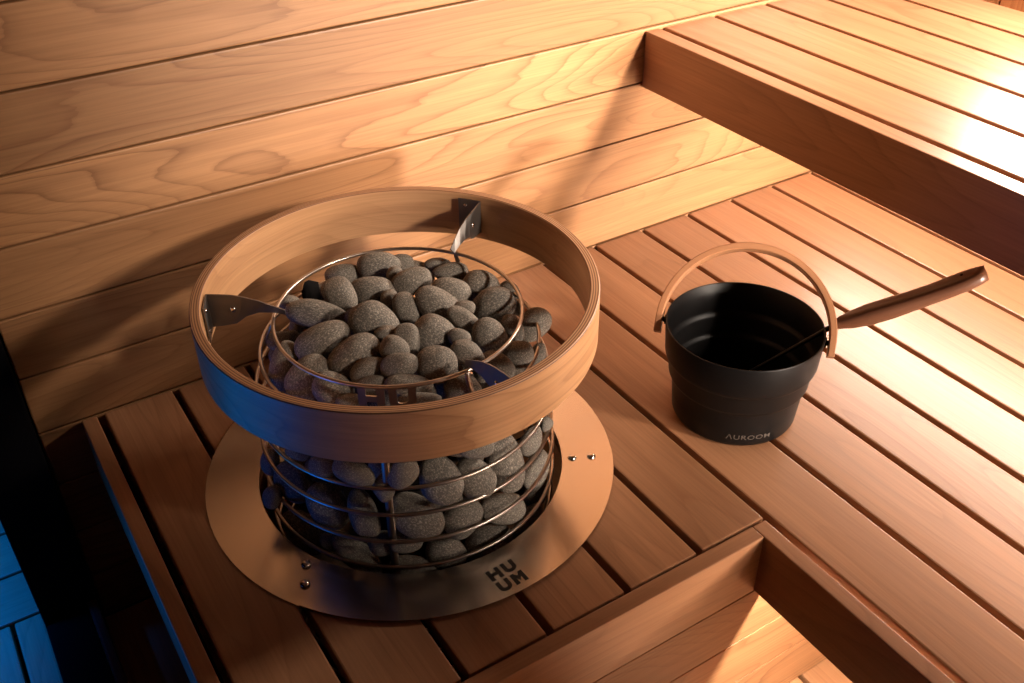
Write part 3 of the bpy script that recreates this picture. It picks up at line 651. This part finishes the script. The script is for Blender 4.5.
# ------------------------------------------------------------------ heater
ht = thing('sauna_heater', 'round wire-cage sauna stove filled with stones, wooden safety ring around its top', 'stove', (HX, HY, FZ))
def hp(o): return at(o, ht)
def circ(r, z, n=120): return [(HX + r * math.cos(2 * PI * i / n), HY + r * math.sin(2 * PI * i / n), z) for i in range(n)]
RINGS = [(.170, z) for z in (-.305, -.265, -.225, -.185, -.147, -.109, -.072, -.0355)] + [(.1715, .0014), (.171, .0405), (.1685, .078), (.166, .1135), (.1635, .150), (.154, .187)]
for r, z in RINGS:
    mb = MB(); mb.tube(circ(r + .001, z), .0023, 8, True)
    hp(mb.build('wire_ring', WIRE))
mb = MB(); mb.tube(circ(.1362, .2222), .0022, 8, True)
o = hp(mb.build('top_hoop', WIRE)); o['label'] = 'thin steel hoop lying over the top stones'
def onring(r, a, z): return Vector((HX + r * math.cos(R(a)), HY + r * math.sin(R(a)), z))
def strap(pts, w, th):
    """flat bar following (r, z) points at angle a: list of (r,a,z)"""
    mb = MB(); fr = []
    for r, a, z in pts:
        t = Vector((-math.sin(R(a)), math.cos(R(a)), 0)); n = Vector((math.cos(R(a)), math.sin(R(a)), 0)); p = onring(r, a, z)
        fr.append([p + t * w / 2 + n * th / 2, p - t * w / 2 + n * th / 2, p - t * w / 2 - n * th / 2, p + t * w / 2 - n * th / 2])
    mb.section(fr); return mb
for a in (236, 356, 116):
    hp(strap([(.1672, a, -.33), (.1672, a, -.1), (.1672, a, .0), (.1668, a, .04), (.1645, a, .078), (.162, a, .1135), (.1595, a, .150), (.151, a, .187)], .0085, .003).build('cage_post', POSTM))
for a in (273, 33, 153):
    hp(strap([(.1372, a, .2225), (.1386, a, .216), (.151, a, .188)], .0055, .0015).build('hoop_strap', WIRE))
# unseen inner body added for support and darkness; tray and feet
mb = MB(); mb.lathe([(0.001, -.33), (.072, -.33), (.072, .125), (.05, .15), (0.001, .15)], 48, (HX, HY))
hp(mb.build('inner_core', DARKST))
mb = MB(); mb.lathe([(.0725, -.12), (.164, -.12), (.164, -.112), (.0725, -.112)], 64, (HX, HY), closed=True)
hp(mb.build('stone_tray', DARKST))
mb = MB(); mb.lathe([(0.001, FZ + .001), (.16, FZ + .001), (.16, FZ + .02), (0.001, FZ + .02)], 64, (HX, HY))
hp(mb.build('base_plate', DARKST))

# floor flange in three overlapping segments
def seg(a0, a1, z, ri=.1845, ro=.2468, jog0=True, jog1=True, mat=None, lift=0):
    mb = MB(); nr, na = 14, 60
    grid = []
    for j in range(nr + 1):
        r = ri + (ro - ri) * j / nr; q = j / nr
        s = 1 / (1 + math.exp(-(q - .42) * 16))
        off = R(3.2) * s
        b0 = a0 + off if jog0 else a0; b1 = a1 + off if jog1 else a1
        row = []
        for i in range(na + 1):
            a = b0 + (b1 - b0) * i / na
            row.append((HX + r * math.cos(a), HY + r * math.sin(a)))
        grid.append(row)
    th = .0012
    V = [[[mb.bm.verts.new((x, y, z + k * th + lift * (ro - math.hypot(x - HX, y - HY)))) for x, y in row] for row in grid] for k in (0, 1)]
    for k in (0, 1):
        for j in range(nr):
            for i in range(na):
                mb.bm.faces.new([V[k][j][i], V[k][j][i + 1], V[k][j + 1][i + 1], V[k][j + 1][i]])
    for j in (0, nr):
        for i in range(na): mb.bm.faces.new([V[0][j][i], V[0][j][i + 1], V[1][j][i + 1], V[1][j][i]])
    for i in (0, na):
        for j in range(nr): mb.bm.faces.new([V[0][j][i], V[0][j + 1][i], V[1][j + 1][i], V[1][j][i]])
    return mb.build('floor_flange', mat)
def screw(parent, x, y, z, r=.0042, nrm=None):
    mb = MB(); prof = [(0.0001, r * .62)] + [(r * math.sin(R(t)), r * .62 * math.cos(R(t))) for t in (20, 40, 60, 80, 90)] + [(r, -.0006)]
    mb.lathe(prof, 20); o = mb.build('screw', SCREW)
    o.location = (x, y, z)
    if nrm is not None: o.rotation_mode = 'QUATERNION'; o.rotation_quaternion = Vector(nrm).to_track_quat('Z', 'Y')
    if parent:
        o.parent = parent; o.matrix_parent_inverse = parent.matrix_parent_inverse @ Matrix() if False else Matrix()
    return o
S0, S1, S2 = R(-149.5), R(-31.5), R(91)
f_front = hp(seg(S0, S1, .0028, mat=brushed((0, 1, 0)))); f_front['label'] = 'front flange segment with the black four-letter mark'
f_right = hp(seg(S1 - R(4), S2, .0008, mat=brushed((.9, -.43, 0)), lift=.0)); f_left = hp(seg(S2 - R(4), S0 + 2 * PI + R(4), .0010, mat=brushed((.87, .5, 0)), lift=.0))
for (px, py) in ((-.032, -.409), (-.011, -.4195), (-.3745, -.391), (-.3865, -.4165)):
    o = screw(None, px, py, .0040, r=.0054); o.name = 'screw'
    hp(o)

# four-letter mark on the front segment
def strokes(kind):
    # unit-square rectangles / polygons for block letters, y up
    w = .3
    if kind == 'H': return [[(0, 0), (w, 0), (w, 1), (0, 1)], [(1 - w, 0), (1, 0), (1, 1), (1 - w, 1)], [(w, .36), (1 - w, .36), (1 - w, .64), (w, .64)]]
    if kind == 'U':
        L = [[(0, .4), (w, .4), (w, 1), (0, 1)], [(1 - w, .4), (1, .4), (1, 1), (1 - w, 1)]]
        n = 8
        for i in range(n):
            a, b_ = PI + PI * i / n, PI + PI * (i + 1) / n
            ro, ri = (.5, .4), (.5 - w, .4 - .28)
            L.append([(.5 + ro[0] * math.cos(a), .4 + ro[1] * math.sin(a)), (.5 + ro[0] * math.cos(b_), .4 + ro[1] * math.sin(b_)), (.5 + ri[0] * math.cos(b_), .4 + ri[1] * math.sin(b_)), (.5 + ri[0] * math.cos(a), .4 + ri[1] * math.sin(a))])
        return L
    if kind == 'M': return [[(0, 0), (w, 0), (w, 1), (0, 1)], [(1 - w, 0), (1, 0), (1, 1), (1 - w, 1)], [(w - .02, 1), (w - .02, .58), (.5, .25), (.5, .68)], [(.5, .68), (.5, .25), (1 - w + .02, .58), (1 - w + .02, 1)]]
mb = MB()
CELL = .0153; GAPL = .0035; lx, ly = -.2155, -.5425; ang = R(3)
for kind, cx, cy in (('H', 0, 1), ('U', 1, 1), ('U', 0, 0), ('M', 1, 0)):
    for p in strokes(kind):
        pts = []
        for (u, v) in p:
            X = (cx * (CELL + GAPL) + u * CELL); Y = (cy * (CELL + GAPL) + v * CELL)
            pts.append(Vector((lx + X * math.cos(ang) - Y * math.sin(ang), ly + X * math.sin(ang) + Y * math.cos(ang), .0040)))
        mb.poly(pts, (0, 0, .0003))
hp(mb.build('logo', BLACK))

# cut-out letter plate hanging in front under the hoop
mb = MB()
def bent(kind, a0, z0, w, h):
    for p in strokes(kind):
        for k in range(4):      # split in strips so it bends with the hoop
            pass
        pts_o = [onring(.1385, a0 + R(0) + math.degrees(u * w / .1385), z0 + v * h) for u, v in p]
        c = Vector((HX, HY, 0)); pts_i = [Vector(((q.x - HX) * .986 + HX, (q.y - HY) * .986 + HY, q.z)) for q in pts_o]
        n = len(pts_o)
        a = [mb.bm.verts.new(q) for q in pts_o]; b_ = [mb.bm.verts.new(q) for q in pts_i]
        mb.bm.faces.new(a); mb.bm.faces.new(b_[::-1])
        for i in range(n): mb.bm.faces.new([a[i], b_[i], b_[(i + 1) % n], a[(i + 1) % n]])
LA = 225.5
bent('H', LA, .1945, .0275, .0265); bent('U', LA + 13.0, .1945, .0275, .0265)
bent('U', LA, .165, .0275, .0265); bent('M', LA + 13.0, .165, .0275, .0265)
o = hp(mb.build('letter_plate', POSTM)); o['label'] = 'steel cut-out letters hanging under the front of the hoop'

# wooden safety collar
CZ, CH, CR, CT = .2605, .0600, .2218, .0112
ccx, ccy = -.1958, -.3025
mb = MB()
prof = [(CR, CZ - CH), (CR, CZ - .0012), (CR - .0012, CZ), (CR - CT + .0012, CZ), (CR - CT, CZ - .0012), (CR - CT, CZ - CH)]
mb.lathe([(r, z) for r, z in prof], 160, (ccx, ccy), closed=True, mats=[0, 1, 1, 1, 0, 1], smooth=False, radf=lambda a: .014 * math.cos(2 * (a - R(60))))
for f in mb.bm.faces: f.smooth = True
cw = mb.build('wooden_collar', [COLLAR, PLY], origin=(ccx, ccy, 0))
m_ = cw.data
try: m_.set_sharp_from_angle(angle=R(30))
except Exception: pass
hp(cw); cw['label'] = 'bent plywood safety ring around the stove top'

# three sheet-steel brackets from collar to hoop
def bracket(a, twist=0):
    """a: azimuth; a foot flange on the collar wall plus a tapering vertical blade"""
    mb = MB()
    ri = (CR - CT) * (1 + .014 * math.cos(2 * R(a - 57))) - .0014
    def cp(r, ang_, z): return Vector((ccx + r * math.cos(R(ang_)), ccy + r * math.sin(R(ang_)), z))
    # foot: bent to the collar
    fr = []
    for i in range(5):
        aa = a + (i / 4) * 8
        fr.append([cp(ri, aa, .2545), cp(ri - .0014, aa, .2545), cp(ri - .0014, aa, .2105), cp(ri, aa, .2105)])
    mb.section(fr)
    # blade: tall at the foot, narrow at the hoop
    fr = []
    prof = [(0, .2545, .2125), (.012, .2535, .2135), (.026, .2520, .2155), (.038, .2490, .2240), (.052, .2440, .2280), (.066, .2370, .2270), (.080, .2300, .2235)]
    rad = Vector((math.cos(R(a)), math.sin(R(a)), 0)); tan = Vector((-rad.y, rad.x, 0))
    for d, zt, zb in prof:
        c = cp(ri - .0016, a, 0) - rad * d; zc = (zt + zb) / 2; h = (zt - zb) / 2
        k = max(0, (d - .03) / .05) * twist
        up = Vector((0, 0, 1)) * math.cos(k) + tan * math.sin(k)
        sd = tan * math.cos(k) - Vector((0, 0, 1)) * math.sin(k)
        c.z = zc
        t = .0007
        fr.append([c + up * h + sd * t, c + up * h - sd * t, c - up * h - sd * t, c - up * h + sd * t])
    mb.section(fr)
    b_ = mb.build('bracket', BRACK)
    for f in b_.data.polygons: f.use_smooth = False
    hp(b_)
    p = cp(ri - .026, a, .234)
    for sgn in (1, -1):
        o = screw(None, *(p - tan * .0008 * sgn), r=.0036, nrm=-tan * sgn); hp(o)
    for q in (.246, .2205):
        p2 = cp(ri - .0016, a + 5.6, q); o = screw(None, p2.x, p2.y, p2.z, r=.0024, nrm=-rad); hp(o)
    return b_
bracket(152, .15); bracket(34, .9); bracket(274, .2)
# small black fin inside the hoop
mb = MB(); fr = []
for a_, zt in ((124, .2150), (120.5, .2240), (117, .2225), (111, .2130)):
    q1 = onring(.1275, a_, zt); q2 = onring(.1262, a_, zt)
    fr.append([q1, q2, Vector((q2.x, q2.y, .189)), Vector((q1.x, q1.y, .189))])
mb.section(fr)
o = hp(mb.build('fin', BLACKF)); o['label'] = 'small black sheet-metal tab inside the hoop'

# ------------------------------------------------------------------ stones
def stone_mesh(k):
    rnd = random.Random(100 + k)
    bm = bmesh.new(); bmesh.ops.create_icosphere(bm, subdivisions=4, radius=1)
    ph = [(Vector((rnd.gauss(0, 1), rnd.gauss(0, 1), rnd.gauss(0, 1))).normalized(), rnd.uniform(-.10, .10)) for _ in range(5)]
    fl_ = [(Vector((rnd.gauss(0, 1), rnd.gauss(0, 1), rnd.gauss(0, 1))).normalized(), rnd.uniform(.78, .92)) for _ in range(4)]
    tp = rnd.uniform(-.22, .22)
    for v in bm.verts:
        d = v.co.normalized(); s = 1.0
        for a, w in ph: s += w * (d.dot(a) ** 2 - .33)
        co = Vector([math.copysign(abs(x) ** .88, x) for x in d]) * s
        for a, h in fl_:                  # soft facets
            e = co.dot(a) - h
            if e > 0: co -= a * e * .62
        co.y *= 1 + tp * co.x; co.z *= 1 + tp * .6 * co.x
        v.co = co
    for _ in range(2): bmesh.ops.smooth_vert(bm, verts=list(bm.verts), factor=.5, use_axis_x=True, use_axis_y=True, use_axis_z=True)
    for i, ax in enumerate('xyz'):        # back to unit half-extents
        lo = min(v.co[i] for v in bm.verts); hi = max(v.co[i] for v in bm.verts)
        for v in bm.verts: v.co[i] = (v.co[i] - (lo + hi) / 2) * 2 / (hi - lo)
    for f in bm.faces: f.smooth = True
    me = bpy.data.meshes.new('sauna_stone'); bm.to_mesh(me); bm.free(); me.materials.append(STONE)
    return me
SM = [stone_mesh(k) for k in range(14)]
for i, (lab, side, c, sem, q) in enumerate(STONES):
    o = bpy.data.objects.new('sauna_stone', SM[(i * 5 + i // 14) % 14]); COL.objects.link(o)
    o.location = c; o.rotation_mode = 'QUATERNION'
    qq = Quaternion(q)
    if i % 2: qq = qq @ Quaternion((0, 0, 1), PI)
    o.rotation_quaternion = qq; o.scale = [x * (1.10 if side == 0 else 1.05) for x in sem]
    o['category'] = 'stone'
    if side == 2:
        o['label'] = 'dim sauna stone deep in the stove, seen only through chinks between the outer stones'
        o['group'] = 'sauna stones deep inside the stove'
    else:
        o['label'] = lab
        o['group'] = 'sauna stones heaped inside the hoop' if side == 0 else 'sauna stones behind the cage wires'

# ------------------------------------------------------------------ bucket
BX, BY = .2032, -.4393
bk = thing('sauna_bucket', 'black ribbed sauna bucket with a bent wooden handle, standing on the lower bench', 'bucket', (BX, BY, 0))
outer = [(.0001, .0006), (.073, .0006), (.0775, .002), (.0792, .006), (.0812, .030), (.0830, .052), (.0842, .0555), (.0865, .0575), (.0880, .061), (.0895, .082), (.0912, .0855), (.0938, .088), (.0948, .092), (.0972, .131)]
inner = [(r - .0022, z + .0008) for r, z in outer[::-1]]; inner = [(max(r, .0001), max(z, .003)) for r, z in inner]
prof = outer + [(.0968, .1325), (.0958, .1325)] + inner
mb = MB(); mb.lathe(prof, 128, (0, 0))
bmesh.ops.remove_doubles(mb.bm, verts=list(mb.bm.verts), dist=1e-5)
body = mb.build('bucket_body', BUCKET, bk)
AZ = R(-48.1); axis = Vector((math.cos(AZ), math.sin(AZ), 0)); per = Vector((-math.sin(AZ), math.cos(AZ), 0)); PH = R(40.8)
upv = Vector((0, 0, 1)) * math.cos(PH) + per * math.sin(PH); nv = per * math.cos(PH) - Vector((0, 0, 1)) * math.sin(PH)
fr = []; HR = .1055
n = 56
for i in range(n + 1):
    t = -.16 + (PI + .32) * i / n
    p = Vector((0, 0, .122)) + axis * HR * math.cos(t) + upv * HR * math.sin(t)
    if t < 0 or t > PI:      # straight ends below the pivots
        sgn = 1 if t < 0 else -1; dd_ = -t if t < 0 else t - PI
        p = Vector((0, 0, .122)) + axis * HR * sgn - upv * HR * dd_
    rdir = (axis * math.cos(t) + upv * math.sin(t)) if 0 <= t <= PI else axis * (1 if t < 0 else -1)
    w, th = .0112, .0042
    ring = []
    for (a, b_) in ((1, .75), (.88, 1), (-.88, 1), (-1, .75), (-1, -.75), (-.88, -1), (.88, -1), (1, -.75)): ring.append(p + nv * w * a + rdir * th * b_)
    fr.append(ring)
mb = MB(); mb.section(fr)
hd = mb.build('handle', BAIL, bk); hd['label'] = 'bent wooden bucket handle'
try: hd.data.set_sharp_from_angle(angle=R(35))
except Exception: pass
for s in (1, -1):
    mb = MB(); mb.tube([Vector((0, 0, .122)) + axis * s * .0955, Vector((0, 0, .122)) + axis * s * .1045], .0034, 12)
    mb.tube([Vector((0, 0, .122)) + axis * s * .0968, Vector((0, 0, .122)) + axis * s * .0985], .0062, 16)
    mb.build('pivot_pin', BUCKET, bk)
# maker's name, low on the front
cu = bpy.data.curves.new('t', 'FONT'); cu.body = '\u039bUROOM'; cu.size = .0105; cu.align_x = 'CENTER'; cu.extrude = 0; cu.space_character = 1.12; cu.offset = .00012
to = bpy.data.objects.new('t', cu); COL.objects.link(to)
me = bpy.data.meshes.new_from_object(to.evaluated_get(bpy.context.evaluated_depsgraph_get()))
bpy.data.objects.remove(to, do_unlink=True)
bm = bmesh.new(); bm.from_mesh(me)
bmesh.ops.subdivide_edges(bm, edges=list(bm.edges), cuts=2)
LAZ = math.atan2(-.505 - BY + .0, .166 - BX)
for v in bm.verts:
    z = .0135 + v.co.y; r = .0792 + (z - .006) * .0833 + .0004
    a = LAZ + v.co.x * 1.15 / r
    v.co = Vector((r * math.cos(a), r * math.sin(a), z))
bm.to_mesh(me); bm.free(); me.name = 'maker_name'
link('maker_name', me, bk, [GREYP])

# ------------------------------------------------------------------ ladle
P0 = Vector((.2865, -.5075, .1400)); P1 = Vector((.205, -.430, .035)); P2 = Vector((.391, -.614, .2330))
ld_ = thing('sauna_ladle', 'long ladle with a dark carved wooden handle, resting in the black bucket', 'ladle', tuple(P0))
d = (P2 - P0).normalized(); side = d.cross(Vector((0, 0, 1))).normalized(); upd_ = side.cross(d).normalized()
fr = []; Lh = (P2 - P0).length
for s, w, h in ((0, .0045, .0045), (.02, .0060, .0062), (.10, .0092, .0086), (.22, .0118, .0105), (.36, .0125, .0105), (.50, .0118, .0096), (.64, .0118, .0090), (.78, .0126, .0088), (.88, .0126, .0085), (.95, .0110, .0078), (1.0, .0088, .0068)):
    c = P0 + d * Lh * s + upd_ * .006 * math.sin(s * PI) * -.6 - P0
    fr.append([c + side * w * 1.12 * (abs(math.cos(t)) ** .7) * (1 if math.cos(t) > 0 else -1) + upd_ * h * 1.12 * (abs(math.sin(t)) ** .85) * (1 if math.sin(t) > 0 else -1) for t in [2 * PI * (k + .5) / 20 for k in range(20)]])
mb = MB(); mb.section(fr); hh = mb.build('ladle_handle', HANDLE, ld_); hh['label'] = 'dark carved wooden handle'
mb = MB(); ph_ = d * Lh * .86 + upd_ * .0075
mb.tube([ph_ - upd_ * .002, ph_ + upd_ * .0012], .0017, 12); mb.build('hanging_hole', DARK, ld_)
rod = [P0 + d * .02, P0 + (P1 - P0) * .02, P0 + (P1 - P0) * .35, P0 + (P1 - P0) * .7, P1]
mb = MB(); mb.tube([p - P0 for p in rod], [.0033, .0033, .0026, .0024, .0024], 10); mb.build('ladle_rod', BUCKET, ld_)
mb = MB(); pr = [(.0001, 0), (.012, .001), (.021, .006), (.0255, .016), (.026, .022), (.025, .022), (.0245, .0165), (.0203, .0075), (.0115, .0027), (.0001, .0018)]
mb.lathe(pr, 40, (0, 0)); bw = mb.build('ladle_bowl', BUCKET, ld_)
bw.location = P1 - P0 + Vector((-.022, .020, -.012)); 

# ------------------------------------------------------------------ light
def area(name, loc, size, sizey, power, col, direction, spread=180):
    l = bpy.data.lights.new(name, 'AREA'); l.shape = 'RECTANGLE'; l.size = size; l.size_y = sizey; l.energy = power; l.color = col; l.spread = R(spread)
    o = bpy.data.objects.new(name, l); COL.objects.link(o); o.location = loc
    o.rotation_mode = 'QUATERNION'
    dz = -Vector(direction).normalized(); yv = Vector((0, 1, 0)); yv = (yv - dz * yv.dot(dz)).normalized(); xv = yv.cross(dz)
    o.rotation_quaternion = Matrix((xv, yv, dz)).transposed().to_quaternion()
    return o
WARM = (1, .84, .70)
area('led_under_upper_bench', (.868, -1.25, .3155), .012, 2.45, LP['under'], WARM, (-1, 0, -.32))
area('high_front_fill', LP['keyp'], LP['ks'], LP['ks2'], LP['key'], WARM, (-.55, 2.0, -.85), 44)  # unseen lamp added high in front as fill for the wall
area('led_behind_backrest', (.975, LP['by'], LP['bz']), .08, .24, LP['back'], WARM, (-1, 0, -.12))
area('low_front_fill', (LP['dx'], -2.4, LP['dz']), .3, .22, LP['front_fill'], WARM, (.02, 1, -.0), 48)  # unseen low lamp, added in front to light wall and platform face
area('led_under_lower_bench', (.122, -1.5, -.033), .010, 1.7, LP['low'], WARM, (-.4, 0, -1))
area('ceiling_lamp', (.5, -1.6, 1.72), .7, .7, LP['ceil'], WARM, (0, 0, -1))
area('blue_room_lamp', (-1.25, -.35, -.12), .3, .3, LP['blue'], (0, .17, 1), (1, .0, .36), 50)
area('blue_room_floor_lamp', (-1.3, .2, .6), .3, .3, LP['blue2'], (0, .15, 1), (0, 0, -1), 74)
w = bpy.data.worlds.new('world'); SC.world = w; w.use_nodes = True
w.node_tree.nodes['Background'].inputs[0].default_value = (.01, .008, .007, 1)

# ------------------------------------------------------------------ camera
cam = bpy.data.cameras.new('camera'); co = bpy.data.objects.new('camera', cam); COL.objects.link(co)
cam.sensor_fit = 'HORIZONTAL'; cam.sensor_width = 36; cam.lens = 1001.3146 / 1024 * 36; cam.clip_start = .02
M = Matrix(((0.8442935464, 0.3171407844, -0.4319607973, -0.5799542448), (-0.5358135175, 0.4868115776, -0.6898683660, -1.1478258266), (-0.0085018775, 0.8139018435, 0.5809401925, 0.8346236046), (0, 0, 0, 1)))
co.matrix_world = M
SC.camera = co
vs = SC.view_settings; vs.view_transform = 'Standard'; vs.look = 'None'; vs.gamma = 1; vs.exposure = -0.16
try: vs.use_curve_mapping = False
except Exception: pass
